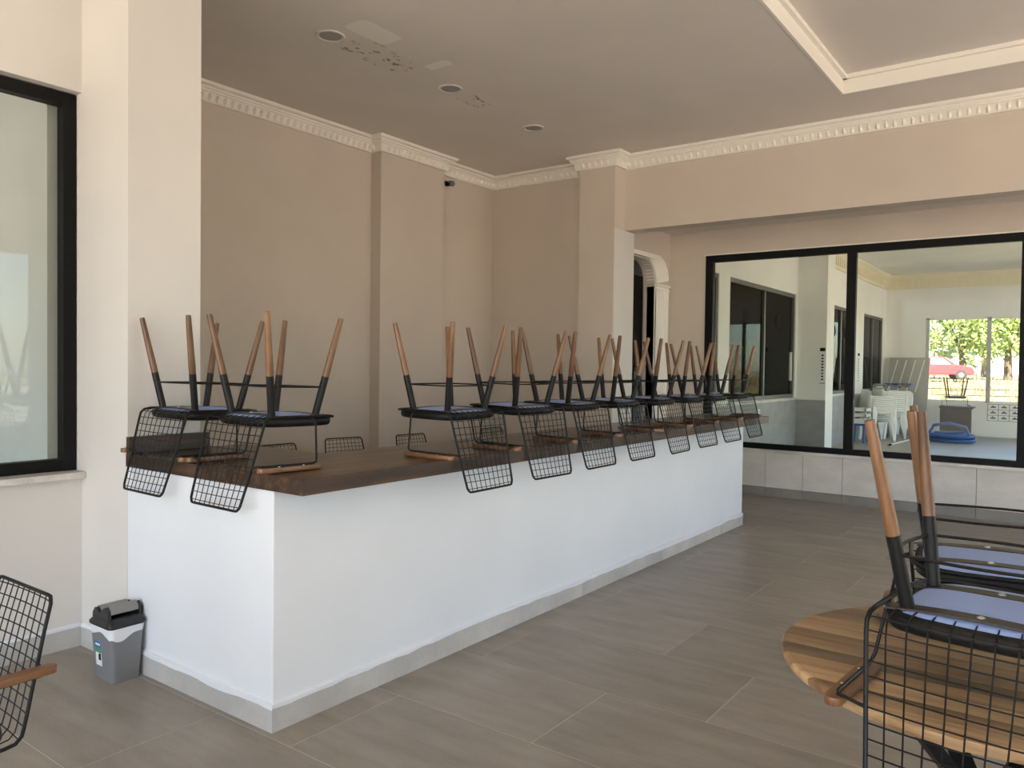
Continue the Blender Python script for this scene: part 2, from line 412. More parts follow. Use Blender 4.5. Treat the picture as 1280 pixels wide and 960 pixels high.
MB().box(KX + .226, ax1 + OX - R + .02, ARY - .05, ARY + .10, az_ + .015, az_ + OZ + .012).build('head_moulding', 'trimwhite', dr, bevel=0.006)
MB().box(ax1 - .014, ax1 + OX + .014, ARY - .064, ARY, az_ - R - .04, az_ - R - .008).build('capital', 'trimwhite', dr, bevel=0.008)
MB().box(ax1 - .006, ax1 + OX + .006, ARY - .058, ARY, az_ - R - .085, az_ - R - .068).build('capital_bead', 'trimwhite', dr, bevel=0.005)
# dim room behind the arch
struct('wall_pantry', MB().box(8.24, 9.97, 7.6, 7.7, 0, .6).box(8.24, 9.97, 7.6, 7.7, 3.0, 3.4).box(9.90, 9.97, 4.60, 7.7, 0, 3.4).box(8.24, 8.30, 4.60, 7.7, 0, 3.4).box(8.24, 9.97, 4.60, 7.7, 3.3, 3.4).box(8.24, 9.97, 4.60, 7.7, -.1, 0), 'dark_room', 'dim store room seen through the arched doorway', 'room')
pk = thing('shelf_unit', 'dark shelf unit inside the dim store room behind the arch', 'shelf', (9.60, 5.35, 0))
for y in (-.42, .38): MB().box(-.15, .15, y, y + .04, 0, 2.8).build('upright', 'dark_wood_plain', pk)
for z in (0.3, 0.8, 1.3, 1.8, 2.3, 2.75): MB().box(-.15, .15, -.38, .38, z, z + .03).build('shelf', 'dark_wood_plain', pk)
po = thing('cabinet', 'grey metal cabinet standing in the store room behind the arch', 'cabinet', (9.66, 4.72, 0))
MB().box(-.22, .22, -.10, .17, 0, 1.55).build('body', 'grey_frame', po, bevel=.01)
cd_ = MB().box(-.232, -.222, -.09, .16, 0.05, 1.50).build('door', 'board_grey', po, bevel=.004)
MB().box(-.25, -.232, .11, .13, .75, .9).build('handle', 'chrome', cd_)
tag(MB().box(9.30, 9.38, 4.98, 5.06, 0, 3.3).build('trim_3', 'board_grey'), 'pale post standing inside the store room behind the arch', 'post', kind='structure')

# window wall at the end of the room
WY1, WY0, WZ0, WZ1 = 3.93, -4.58, 0.575, 3.0
ww = MB().box(WX, WX + .15, Y0, ARY, 0, WZ0 - .035).box(WX, WX + .15, Y0, ARY, WZ1, ZC).box(WX, WX + .15, WY1, ARY, WZ0 - .035, WZ1).box(WX, WX + .15, Y0, WY0, WZ0 - .035, WZ1)
wwo = struct('wall_window', ww, 'greige', 'beige wall framing the wide window into the next room', 'wall')
# dado tiles, grout showing between
MB().box(WX - .004, WX + .001, -3.5, 4.42, 0.0, WZ0 - .04).build('tile_bed', 'wallgrout', wwo)
tlen = 0.4456
dm = MB().box(-.014, 0, -tlen / 2 + .0025, tlen / 2 - .0025, 0.108, WZ0 - .04).mesh('dado_tile', 'wall_tile', bevel=.001, segs=1)
sm = MB().box(-.02, 0, -tlen / 2 + .0015, tlen / 2 - .0015, 0.0, 0.104).mesh('skirting_tile', 'skirting_dark', bevel=.001, segs=1)
for k in range(-12, 4):
    yc = 2.668 + tlen * (k + .5) 
    if yc > 4.3: continue
    o = link('dado_tile', dm, wwo); o.location = (WX - .003, yc, 0)
    o = link('skirting_tile', sm, wwo); o.location = (WX - .003, yc, 0)
sill = MB().box(WX - .045, WX + .16, WY0 - .02, WY1 + .04, WZ0 - .04, WZ0 - .004)
tag(sill.build('window_sill', 'marble', None, bevel=.004), 'speckled marble sill under the wide black-framed window', 'sill', kind='structure')
w1 = thing('window_1', 'wide black-framed window looking into the next room', 'window', (0, 0, 0), kind='structure')
muls = [WY1, 2.175, 0.49, -1.19, -2.88, WY0]
MB().box(WX - .01, WX + .06, WY0, WY1, WZ0 - .004, WZ0 + .062).build('bottom_rail', 'black_frame', w1, bevel=.003)
MB().box(WX - .01, WX + .06, WY0, WY1, WZ1 - .105, WZ1 - .02).build('top_rail', 'black_frame', w1, bevel=.003)
MB().box(WX - .015, WX + .03, WY0, WY1 + .01, WZ1 - .018, WZ1 - .003).build('head_bead', 'trimwhite', w1)
for i, y in enumerate(muls):
    hw = 0.05
    yy = y - .05 if i == 0 else (y + .05 if i == len(muls) - 1 else y)
    MB().box(WX - .012, WX + .062, yy - hw, yy + hw, WZ0, WZ1 - .02).build('mullion', 'black_frame', w1, bevel=.003)
for a, b in zip(muls, muls[1:]):
    MB().box(WX + .024, WX + .030, b + .04, a - .04, WZ0 + .05, WZ1 - .095).build('pane', 'window_glass', w1)

# near window in the left wall
w2 = thing('window_2', 'tall black-framed window beside the cream pillar, pale room behind', 'window', (0, 0, 0), kind='structure')
LX1 = 2.028; fy0, fy1 = 4.43, 4.50
MB().box(-1.4, LX1, fy0, fy1, 0.952, 1.015).build('bottom_rail', 'black_frame', w2, bevel=.003)
MB().box(-1.4, LX1, fy0, fy1, 2.912, 2.978).build('top_rail', 'black_frame', w2, bevel=.003)
for a, b in ((LX1 - .066, LX1), (0.28, 0.35), (-1.4, -1.33)):
    MB().box(a, b, fy0 - .002, fy1 + .002, 0.952, 2.978).build('stile', 'black_frame', w2, bevel=.003)
for a, b in ((0.34, LX1 - .06), (-1.34, 0.29)):
    MB().box(a, b, 4.462, 4.468, 1.005, 2.92).build('pane', 'near_glass', w2)
tag(MB().box(-1.45, 2.031, 4.325, 4.55, 0.915, 0.95).build('window_sill', 'marble', None, bevel=.004), 'speckled white marble sill under the near window', 'sill', kind='structure')
# pale room behind the near window
struct('wall_office', MB().box(-3.0, 2.03, 7.0, 7.1, 0, 3.6).box(1.93, 2.03, 4.545, 7.0, 0, 3.6).box(-3.1, -3.0, 4.545, 7.1, 0, .9).box(-3.1, -3.0, 4.545, 7.1, 2.6, 3.6).box(-3.1, 2.03, 4.545, 7.1, 3.5, 3.6).box(-3.1, 2.03, 4.545, 7.1, -.1, 0), 'farwhite', 'pale empty room behind the near window', 'room')

# walls behind the camera: wide openings to the terrace
wb = MB().box(X0 - .2, X0, 4.2, LWY, 0, ZC).box(X0 - .2, X0, Y0 - .2, -6.3, 0, ZC).box(X0 - .2, X0, -6.3, 4.2, 3.55, ZC)
for y in (-3.6, -1.0, 1.6): wb.box(X0 - .16, X0 - .06, y, y + .1, 0, 3.55)
struct('wall_terrace', wb, 'offwhite', 'wall with wide openings to the terrace behind the viewer', 'wall')
wr = MB().box(X0, WX + .15, Y0 - .2, Y0, 3.45, ZC).box(X0, 3.2, Y0 - .2, Y0, 0, 3.45).box(9.2, WX + .15, Y0 - .2, Y0, 0, 3.45)
for x in (5.1, 7.1): wr.box(x, x + .12, Y0 - .16, Y0 - .04, 0, 3.45)
struct('wall_right', wr, 'offwhite', 'wall with a long row of openings out of view', 'wall')

# crown moulding
def sweep_wall(path, prof):
    P = [Vector(p) for p in path]; m = MB(); rings = []
    for i, p in enumerate(P):
        d0 = (P[i] - P[i - 1]).normalized() if i > 0 else (P[1] - P[0]).normalized()
        d1 = (P[i + 1] - P[i]).normalized() if i < len(P) - 1 else d0
        n0 = Vector((d0.y, -d0.x)); n1 = Vector((d1.y, -d1.x))
        mt = (n0 + n1) / (1 + n0.dot(n1))
        rings.append([(p.x + mt.x * a, p.y + mt.y * a, z) for a, z in prof])
    m.loft(rings); return m
prof = [(0, ZC - .15), (.028, ZC - .15), (.034, ZC - .144), (.040, ZC - .125), (.046, ZC - .085), (.056, ZC - .072), (.070, ZC - .070), (.072, ZC - .056), (.084, ZC - .053), (.088, ZC - .047), (.089, ZC - .036), (.104, ZC - .033), (.118, ZC - .022), (.122, ZC - .002), (.122, ZC), (0, ZC)]
path = [(2.433, AY), (5.875, AY), (5.875, 6.055), (6.877, 6.055), (6.877, AY), (KX, AY), (KX, 4.745), (7.75, 4.745), (7.75, 4.283), (KX, 4.283), (KX, Y0)]
cr = sweep_wall(path, prof).build('trim_1', 'trimwhite', None, smooth=True)
tag(cr, 'cream crown moulding with a row of carved leaves under the ceiling', 'moulding', kind='structure')
orn = MB()
def leaf_bump(px, py, nx, ny, tx, ty, half=.028):
    # a small upright leaf on the moulding face
    rings = []
    for z, wd, out in ((ZC - .142, .008, .042), (ZC - .128, .021, .060), (ZC - .108, .026, .070), (ZC - .090, .020, .070), (ZC - .079, .007, .062)):
        c = Vector((px + nx * .036, py + ny * .036, z))
        rings.append([(c.x - tx * wd, c.y - ty * wd, z), (px + nx * out, py + ny * out, z), (c.x + tx * wd, c.y + ty * wd, z)])
    orn.loft(rings, closed=True, caps=True)
for a, b in zip(path, path[1:]):
    A, B = Vector(a), Vector(b); d = (B - A); L = d.length; d.normalize(); n_ = Vector((d.y, -d.x))
    if a == (KX, 4.283): L = 6.0
    k = max(1, int((L - .05) / .074)); st = (L - .06) / k
    for i in range(k):
        p = A + d * (.03 + st * (i + .5)); leaf_bump(p.x, p.y, n_.x, n_.y, d.x, d.y)
oo = orn.build('leaf_band', 'trimwhite', cr); oo['kind'] = 'stuff'

# skirting on pillar and left wall
def skirting_run(parent, p0, p1, n, thick, h, mat, nrm):
    A, B = Vector((*p0, 0)), Vector((*p1, 0)); L = (B - A).length; d = (B - A).normalized(); N = Vector((*nrm, 0))
    x = 0
    while x < L - 1e-4:
        l = min(n, L - x); a = A + d * (x + .001); b = A + d * (x + l - .001)
        hh = h
        pts = [a, b, b + N * thick, a + N * thick]
        m = MB().hexa([(p.x, p.y, 0) for p in pts] + [(p.x, p.y, hh) for p in pts])
        m.build('skirting_tile', mat, parent); x += l
def caulk(parent, p0, p1, nrm, thick, h, seed):
    A, B = Vector((*p0, 0)), Vector((*p1, 0)); L = (B - A).length; d = (B - A).normalized(); N = Vector((*nrm, 0)); rn = random.Random(seed)
    n = int(L / .045); R_ = []; dip = 0.012
    for k in range(n + 1):
        dip = min(.026, max(.004, dip + rn.uniform(-.0045, .0045))); p = A + d * (L * k / n)
        q0, q1 = p + N * (thick + .0012), p - N * .002
        R_.append([(q0.x, q0.y, h - dip), (q0.x, q0.y, h + .004), (q1.x, q1.y, h + .010), (q1.x, q1.y, h - dip)])
    MB().loft(R_).build('caulk_line', 'white', parent, smooth=True)
sk = thing('baseboard_left', 'grey stone skirting tiles along the cream wall under the near window', 'skirting', kind='structure')
skirting_run(sk, (BX - .012, LWY), (X0, LWY), 1.2, .012, .115, 'skirting_tile', (0, -1))

# ------------------------------------------------------------------ bar counter
bar = thing('bar_counter', 'long white L-shaped bar counter body with grey skirting', 'bar counter')
BE = 7.60
MB().prism([(BX, BY), (BE, BY), (BE, BY + .15), (BX + .15, BY + .15), (BX + .15, PY), (BX, PY)], 0, 1.015).build('body', 'white', bar, bevel=.004)
skirting_run(bar, (BX - .012, BY), (BE, BY), 1.25, .012, .112, 'skirting_tile', (0, -1))
skirting_run(bar, (BX, PY), (BX, BY - .012), 1.25, .012, .112, 'skirting_tile', (-1, 0))
caulk(bar, (BX - .012, BY), (BE, BY), (0, -1), .012, .112, 1)
caulk(bar, (BX, PY), (BX, BY - .012), (-1, 0), .012, .112, 2)
skirting_run(sk, (BX, LWY - .012), (BX, PY), 1.25, .012, .112, 'skirting_tile', (-1, 0))
caulk(sk, (BX, LWY - .012), (BX, PY), (-1, 0), .012, .112, 4)
caulk(sk, (BX - .012, LWY), (-1.5, LWY), (0, -1), .012, .115, 3)
top = thing('countertop', 'thick dark brown wooden countertop of the bar', 'countertop')
ZT = 1.082
MB().box(2.022, 7.765, 2.515, 3.175, 1.015, ZT).build('slab', 'walnut', top, bevel=.003)
MB().box(2.022, 2.70, 3.1765, PY - .001, 1.015, ZT - .0005).build('slab', 'walnut_y', top, bevel=.003)
MB().box(2.024, 2.47, 3.855, PY - .001, ZT - .0005, 1.166).build('upstand', 'walnut', top, bevel=.003)

# ------------------------------------------------------------------ wire chair
SEAT = 0.456; ARM_TOP = 0.681
PROF = [(-.116, .453, .206), (-.152, .454, .215), (-.180, .460, .219), (-.196, .477, .221), (-.203, .502, .220), (-.215, .548, .216), (-.239, .645, .207), (-.266, .753, .197), (-.287, .828, .190), (-.2925, .848, .188)]
def prof_at(t):
    n = len(PROF) - 1; k = min(int(t * n), n - 1); f = t * n - k
    return tuple(a + (b - a) * f for a, b in zip(PROF[k], PROF[k + 1]))
# arc-length parametrisation
_cum = [0]
for a, b in zip(PROF, PROF[1:]): _cum.append(_cum[-1] + math.hypot(b[0] - a[0], b[1] - a[1]))
def prof_s(s):
    for k in range(len(PROF) - 1):
        if s <= _cum[k + 1] or k == len(PROF) - 2:
            f = (s - _cum[k]) / (_cum[k + 1] - _cum[k]); return tuple(a + (b - a) * f for a, b in zip(PROF[k], PROF[k + 1]))
def make_chair():
    ch = thing('wire_chair', '', 'chair')
    # rod frame: seat outline and back outline as one bent loop
    fr = MB(); pts = []
    front = [(.246, -.10), (.250, 0.0), (.246, .10)]
    side = []
    half = []            # y>0 half from front centre to back-top centre
    half += [(.240, 0, .460), (.238, .08, .460), (.227, .142, .459), (.200, .182, .458), (.155, .201, .456), (.075, .208, .454), (-.03, .212, .453)]
    for (x, z, wd) in PROF[1:-1]: half.append((x, wd, z))
    xt, zt, wt = PROF[-1]
    half += [(xt + .003, wt - .004, zt - .010), (xt - .001, wt - .014, zt - .001), (xt - .002, wt - .032, zt), (xt - .002, 0, zt)]
    loop = half + [(x, -y, z) for (x, y, z) in reversed(half[1:-1])]
    fr.tube(loop, .0058, 8, closed=True).build('frame', 'black_metal', ch, smooth=True)
    # wires of the back
    wm = MB(); cols = 9; total = _cum[-1]
    for i in range(1, cols + 1):
        q = -1 + 2 * i / (cols + 1)
        wm.tube([(x, q * wd, z) for (x, z, wd) in PROF], .0021, 5)
    s = .075
    while s < total - .012:
        x, z, wd = prof_s(s); bow = .010
        wm.tube([(x - bow * (1 - (y / wd) ** 2) - .003, y, z) for y in [wd * (-1 + 2 * k / 6) for k in range(7)]], .0021, 5)
        s += .0345
    wm.build('wire_mesh', 'wire_metal', ch, smooth=True)
    # cushion
    pad = MB(); rings = []
    outline = [(.233, 0), (.231, .08), (.219, .135), (.190, .173), (.143, .190), (.06, .198), (-.06, .200), (-.13, .195), (-.162, .174), (-.178, .125), (-.184, .06), (-.185, 0)]
    full = outline + [(x, -y) for x, y in reversed(outline[1:-1])]
    cx = .03
    for sc, z in ((.955, .458), (.995, .464), (1.01, .476), (.995, .490), (.95, .498), (.80, .502)):
        rings.append([(cx + (x - cx) * sc, y * sc, z - .006 * (1 - abs(x) / .25) * 0) for x, y in full])
    pd = pad.loft(rings).build('seat_pad', 'pad_black', ch, smooth='all')
    ln = MB(); ln.loft([[(cx + (x - cx) * q, y * q, z) for x, y in full] for q, z in ((.92, .4600), (.84, .4530), (.66, .4475), (.40, .4450), (.12, .4440))])
    tag(ln.build('liner', 'liner_blue', pd), 'light blue underside of the cushion')
    # two flat steel bands under the seat, legs bolted to their ends
    for bx_ in (.120, -.116):
        bd = MB(); R_ = []
        for k in range(13):
            y = -.198 + .396 * k / 12; e = .004 - .010 * (1 - (y / .198) ** 2)
            R_.append([(bx_ - .023, y, .4485 + e), (bx_ + .023, y, .4485 + e), (bx_ + .023, y, .4535 + e), (bx_ - .023, y, .4535 + e)])
        b_ = bd.loft(R_).build('support_band', 'band_metal', ch)
        for y in (0.0,):
            tag(MB().lathe([(.0095, 0), (.0095, -.002), (.007, -.004), (.002, -.005)], (bx_, y, .4435), 12).build('rivet', 'chrome', b_, smooth=True), 'silver rivet')
    # legs: black tube socket with a tapered wooden foot
    for sx, tx, ty in ((.120, .208, .214), (-.116, -.199, .223)):
        for sgn in (1, -1):
            A = Vector((sx, sgn * .1535, .450)); B = Vector((tx, sgn * ty, 0.0)); J = A.lerp(B, .39)
            L = MB().tube([A, J], [.0165, .0168], 14).build('leg', 'black_metal', ch, smooth=True)
            mb = MB().tube([J, A.lerp(B, .45), A.lerp(B, .97), B], [.0160, .0166, .0128, .0115], 14)
            tag(mb.build('wooden_foot', 'leg_wood', L, smooth=True), 'tapered brown wooden lower leg')
    # stretcher ring
    f = .71
    cs = []
    for (sx, tx) in ((.120, .208), (-.116, -.199)):
        for sgn in (1, -1):
            cs.append(Vector((sx, sgn * .1535, .450)).lerp(Vector((tx, sgn * .218, 0)), .285))
    fp, fm, rp, rm = cs
    ring = []
    for a, b in ((fp, fm), (fm, rm), (rm, rp), (rp, fp)):
        mid = (a + b) / 2; outv = Vector((mid.x - .01, mid.y, 0)); outv = outv.normalized() if outv.length > 1e-4 else Vector((1, 0, 0))
        rod = [a.lerp(b, k / 8) + outv * (.022 * math.sin(PI * k / 8)) for k in range(9)]
        MB().tube(rod, .0042, 6).build('stretcher', 'wire_metal', ch, smooth=True)
    # armrests: bent rod and wooden plank
    for sgn in (1, -1):
        rod = [(.042, sgn * .206, .455), (.052, sgn * .228, .459), (.053, sgn * .245, .49), (.040, sgn * .271, .635), (.034, sgn * .277, .651), (.020, sgn * .277, .656), (-.220, sgn * .277, .656), (-.240, sgn * .270, .656), (-.246, sgn * .240, .659), (-.244, sgn * .206, .667)]
        MB().tube(rod, .0048, 7).build('arm_rod', 'black_metal', ch, smooth=True)
        outl = arc(.032, 0, .024, 75, -75, 6) + arc(-.243, 0, .022, -105, -255, 6)
        ap = MB().prism([(x, y + sgn * .279) for x, y in outl], .6605, ARM_TOP).build('armrest', 'arm_wood', ch, smooth=True, bevel=.003)
        for x in (-.04, -.165):
            MB().lathe([(.0055, 0), (.0055, -.003), (.002, -.0045)], (x, sgn * .286, .6610), 10).build('screw', 'chrome', ap, smooth=True)
    return ch
CHAIR = make_chair()
_first = [True]
def chair(label, group):
    if _first[0]: _first[0] = False; o = CHAIR
    else: o = copy_tree(CHAIR)
    o['label'] = label; o['category'] = 'chair'
    if group: o['group'] = group
    return o
def upturned(x, y, yaw, pit, ztop, label, group):
    o = chair(label, group)
    low = min(-math.sin(pit) * xx - math.cos(pit) * (ARM_TOP - SEAT) for xx in (-.265, .056))
    M = Matrix.Translation((x, y, ztop - low)) @ Matrix.Rotation(yaw, 4, 'Z') @ Matrix.Rotation(pit, 4, 'Y') @ Matrix.Rotation(PI, 4, 'X') @ Matrix.Translation((0, 0, -SEAT))
    o.matrix_world = M
    return o
def upright(x, y, yaw, label, group):
    o = chair(label, group); o.location = (x, y, 0); o.rotation_euler = (0, 0, yaw); return o

GB = 'upturned wire chairs on the bar counter'
upturned(2.261, 3.025, -.029, .020, ZT, 'upturned wire chair nearest the counter corner on the short arm of the bar', GB)
upturned(2.261, 3.614, -.040, .018, ZT, 'upturned wire chair beside the cream pillar on the short arm of the bar', GB)
row = [(3.185, 2.746, 1.580, -.011, 'first'), (3.789, 2.746, 1.532, -.02, 'second'), (4.356, 2.754, 1.576, -.02, 'third'), (4.931, 2.754, 1.590, -.013, 'fourth'),
       (5.502, 2.732, 1.622, -.015, 'fifth'), (6.107, 2.753, 1.572, -.007, 'sixth'), (6.646, 2.753, 1.567, .009, 'seventh'), (7.214, 2.753, 1.589, .015, 'last')]
for x, y, yw, pt, nm in row:
    lab = {'first': 'first upturned wire chair of the long counter row, standing apart nearest the counter corner', 'last': 'last upturned wire chair at the far end of the long counter row'}.get(nm, nm + ' upturned wire chair of the long counter row counted from the counter corner')
    upturned(x, y, yw, pt, ZT, lab, GB)
upright(.76, 2.635, PI, 'upright black wire chair with brown armrest under the near window', None)
for (ax_, ay_, bx_, by_, lab) in ((4.03, 5.57, 4.36, 5.56, 'upright wire chair behind the bar showing over the counter beside the upturned corner chair'), (4.83, 5.66, 5.16, 5.58, 'upright wire chair behind the bar in the gap between the two counter rows'),
                          (5.52, 5.46, 5.91, 5.43, 'upright wire chair behind the bar under the first chair of the long row'), (6.74, 5.36, 7.15, 5.37, 'upright wire chair behind the bar seen through the first hanging mesh back')):
    mx, my = (ax_ + bx_) / 2, (ay_ + by_) / 2; a = math.atan2(by_ - ay_, bx_ - ax_)
    yaw = a - PI / 2            # faces the counter; back towards the wall
    cx_, cy_ = mx + math.cos(yaw) * .293, my + math.sin(yaw) * .293
    upright(cx_, cy_, yaw, lab, 'wire chairs on the floor behind the bar')

# ------------------------------------------------------------------ round tables
TZ = 0.75
def round_table(x, y, r, label, nst=14):
    t = thing('round_table', label, 'table', (x, y, 0))
    bnd = [-r + 2 * r * k / nst for k in range(nst + 1)]
    for a, b in zip(bnd, bnd[1:]):
        a2, b2 = a + .0006, b - .0006
        def ring(ins):
            rr = r - ins; pts = []
            for k in range(9):
                xx = a2 + (b2 - a2) * k / 8; pts.append((xx, math.sqrt(max(rr * rr - min(xx * xx, rr * rr), 1e-6))))
            return pts + [(xx, -yy) for xx, yy in reversed(pts)]
        m = MB(); m.loft([[(p[0], p[1], z) for p in ring(i_)] for z, i_ in ((TZ - .030, .010), (TZ - .026, .004), (TZ - .018, .001), (TZ - .008, .001), (TZ - .003, .005), (TZ, .012))])
        m.build('plank', 'acacia', t)
    MB().box(-.26, .26, -.03, .03, TZ - .05, TZ - .030).build('mounting_bar', 'black_metal', t)
    MB().box(-.03, .03, -.26, .26, TZ - .055, TZ - .0305).build('mounting_bar', 'black_metal', t)
    for k in range(4):
        q = PI / 4 + k * PI / 2; c, s_ = math.cos(q), math.sin(q)
        pts = []
        for z, rad in ((TZ - .05, .30), (.40, .05), (.0, .33)):
            pts.append((c * rad, s_ * rad, z))
        m = MB()
        for (pa, pb) in ((pts[0], pts[1]), (pts[1], pts[2])):
            A, B = Vector(pa), Vector(pb); sd_ = Vector((-s_, c, 0)) * .022; d_ = Vector((c, s_, 0)) * .022
            m.hexa([A - sd_ - d_, A + sd_ - d_, A + sd_ + d_, A - sd_ + d_, B - sd_ - d_, B + sd_ - d_, B + sd_ + d_, B - sd_ + d_])
        m.build('leg', 'black_metal', t)
    return t
GT = 'upturned wire chairs on the round tables'
round_table(2.475, .19, .535, 'round striped wooden table in front carrying two upturned chairs')
upturned(2.170, .164, -.10, -.012, TZ, 'large upturned wire chair at the near edge of the round wooden table', GT)
upturned(2.79, .222, PI + .12, 0, TZ, 'upturned wire chair on the far side of the round wooden table', GT)
round_table(3.55, -1.75, .53, 'round wooden table reflected in the near window pane')
upturned(3.30, -1.72, 0, 0, TZ, 'upturned wire chair reflected at the edge of the near window pane', GT)
upturned(3.85, -1.78, PI, 0, TZ, 'second upturned wire chair reflected in the near window pane', GT)

# ------------------------------------------------------------------ waste bin
bn = thing('waste_bin', 'grey plastic waste bin with black swing lid in the wall corner', 'bin', (1.934, 3.800, 0))
def rrect(hx, hy, r, z, n=6, m=8):
    pts = []; cs = ((hx - r, hy - r, 0), (-hx + r, hy - r, 90), (-hx + r, -hy + r, 180), (hx - r, -hy + r, 270))
    for ci_, (cx, cy, a) in enumerate(cs):
        for k in range(n + 1):
            q = math.radians(a + 90 * k / n); pts.append((cx + r * math.cos(q), cy + r * math.sin(q), z))
        nx_, ny_, na = cs[(ci_ + 1) % 4]; q = math.radians(na)
        e = (nx_ + r * math.cos(q), ny_ + r * math.sin(q)); b0 = pts[-1]
        for k in range(1, m): pts.append((b0[0] + (e[0] - b0[0]) * k / m, b0[1] + (e[1] - b0[1]) * k / m, z))
    return pts
BH = .268
MB().loft([rrect(.068, .088, .018, 0), rrect(.071, .091, .020, .010), rrect(.086, .103, .024, BH), rrect(.087, .104, .024, BH + .004)]).build('body', 'plastic_grey', bn, smooth=True)
lowr = []; rb = rrect(.0845, .1020, .024, 0)
for i, p in enumerate(rb):
    h = BH - .048 + .015 * math.sin(i * .31 + .5) + .006 * math.sin(i * .83); f_ = 1 + .012 * math.sin(i * .55)
    lowr.append((p[0] * f_, p[1] * f_, h))
midr = [(p[0] * 1.045, p[1] * 1.035, BH - .012 + .004 * math.sin(i * .7)) for i, p in enumerate(rb)]
MB().loft([lowr, midr, rrect(.0900, .1070, .026, BH + .006), rrect(.075, .092, .022, BH + .006)], caps=False).build('bag_rim', 'bag', bn, smooth='all')
lid = MB().loft([rrect(.0915, .1085, .026, BH - .001), rrect(.094, .111, .027, BH + .008), rrect(.092, .109, .026, BH + .015), rrect(.080, .090, .024, BH + .035), rrect(.078, .080, .022, BH + .042)]).build('lid', 'plastic_black', bn, smooth=True)
prof_b = [(-.078, .302), (-.074, .344), (-.050, .366), (-.030, .360), (-.006, .336), (.016, .334), (.038, .352), (.056, .350), (.074, .326), (.078, .302)]
for s_ in (1, -1):
    MB().prism(prof_b, s_ * .076 - .008, s_ * .076 + .008, 'x').build('lid_cheek', 'plastic_black', lid, bevel=.003)
R_ = []
for k in range(13):
    x = -.067 + .134 * k / 12; sc = math.sin(PI * k / 12) ** 2 * .012
    R_.append([(x, -.074, .330), (x, -.070, .350), (x, -.049, .3715), (x, -.030, .366), (x, -.006, .342 - sc), (x, .016, .340 - sc), (x, .038, .3575 - sc * .3), (x, .056, .3555), (x, .072, .334), (x, .074, .322)])
MB().loft(R_).build('flap', 'plastic_flap', lid, smooth=True)
def on_face(y0, y1, z0, z1, off=.0012):
    def X(z): return -(.0705 + (.086 - .0705) * (z - .010) / (BH - .010)) - off
    return [(X(z0), y0, z0), (X(z0), y1, z0), (X(z0) - .0004, y1, z0), (X(z0) - .0004, y0, z0), (X(z1), y0, z1), (X(z1), y1, z1), (X(z1) - .0004, y1, z1), (X(z1) - .0004, y0, z1)]
lb = MB().hexa(on_face(-.005, .052, .070, .190)).build('sticker', 'sticker_white', bn)
MB().hexa(on_face(-.005, .052, .160, .190, .0020)).build('blue_field', 'sticker_blue', lb)
MB().hexa(on_face(-.005, .052, .134, .160, .0020)).build('green_field', 'sticker_green', lb)
MB().hexa(on_face(.003, .045, .170, .180, .0026)).build('white_bar', 'sticker_white', lb)
MB().hexa(on_face(.002, .024, .098, .124, .0020)).hexa(on_face(-.001, .021, .124, .131, .0020)).build('bin_picture', 'ink', lb)

# ------------------------------------------------------------------ ceiling lamps, security camera
for i, (x, y, lab) in enumerate(((3.854, 4.511, 'round recessed ceiling lamp nearest the cream pillar beside the mould'), (5.18, 4.497, 'middle round recessed ceiling lamp between two others'), (6.50, 4.531, 'round recessed ceiling lamp nearest the far corner'))):
    t = thing('ceiling_lamp', lab, 'lamp', (x, y, ZC), group='recessed ceiling lamps')
    MB().lathe([(.082, 0), (.105, 0), (.107, -.004), (.102, -.010), (.090, -.010), (.082, -.004)], (0, 0, 0), 32, close=False).build('ring', 'lamp_ring', t, smooth=True)
    MB().lathe([(.086, .0), (.086, -.0035), (.05, -.004), (.01, -.004)], (0, 0, 0), 32).build('diffuser', 'lamp_disc', t, smooth=True)
sc_ = thing('security_camera', 'small black security camera under the crown moulding beside the pilaster', 'camera', (7.09, AY, 3.715))
MB().lathe([(.035, 0), (.035, .02), (.012, .025)], (0, 0, 0), 16).mesh
b_ = MB().box(-.03, .03, -.02, 0, -.03, .03).build('bracket', 'plastic_black', sc_, bevel=.006)
MB().box(-.008, .008, -.05, -.015, -.008, .008).build('arm', 'plastic_black', sc_)
hb = MB().tube([(0, -.045, 0), (-.01, -.06, -.005), (-.03, -.12, -.02)], [.024, .034, .034], 16).build('housing', 'plastic_black', sc_, smooth=True)
MB().tube([(-.03, -.12, -.02), (-.031, -.123, -.0207)], .02, 14).build('lens', 'window_dark', hb, smooth=True)

# ------------------------------------------------------------------ the next room seen through the wide window
FX = 21.7; FY = 4.10
struct('floor_next', MB().box(WX + .15, FX + .2, Y0 - .2, FY + .2, -.2, 0), 'far_floor', 'pale grey floor of the next room', 'floor')
struct('ceiling_next', MB().box(WX + .15, FX + .2, Y0 - .2, FY + .2, ZC, ZC + .3), 'farwhite', 'white ceiling of the next room', 'ceiling')
# left wall with two sliding windows before the pillar, two after
wins = [(10.02, 10.42), (10.84, 14.0), (16.35, 18.2), (19.25, 21.35)]
wz0, wz1 = 1.06, 2.86
nw = MB(); xs = WX + .15
for a, b in wins:
    nw.box(xs, a, FY, FY + .2, 0, ZC); nw.box(a, b, FY, FY + .2, 0, wz0); nw.box(a, b, FY, FY + .2, wz1, ZC); xs = b
nw.box(xs, FX + .2, FY, FY + .2, 0, ZC)
nwo = struct('wall_next_left', nw, 'farwhite', 'white wall of the next room with grey sliding windows', 'wall')
MB().box(WX + .15, 14.1, FY - .012, FY + .001, 0, 1.02).build('dado', 'far_dado', nwo)
MB().box(14.6, FX, FY - .012, FY + .001, 0, 1.02).build('dado', 'far_dado', nwo)
pil = struct('wall_next_pillar', MB().box(14.1, 14.58, 3.60, FY, 0, ZC), 'farwhite', 'white pillar with grey tiled foot in the next room', 'pillar')
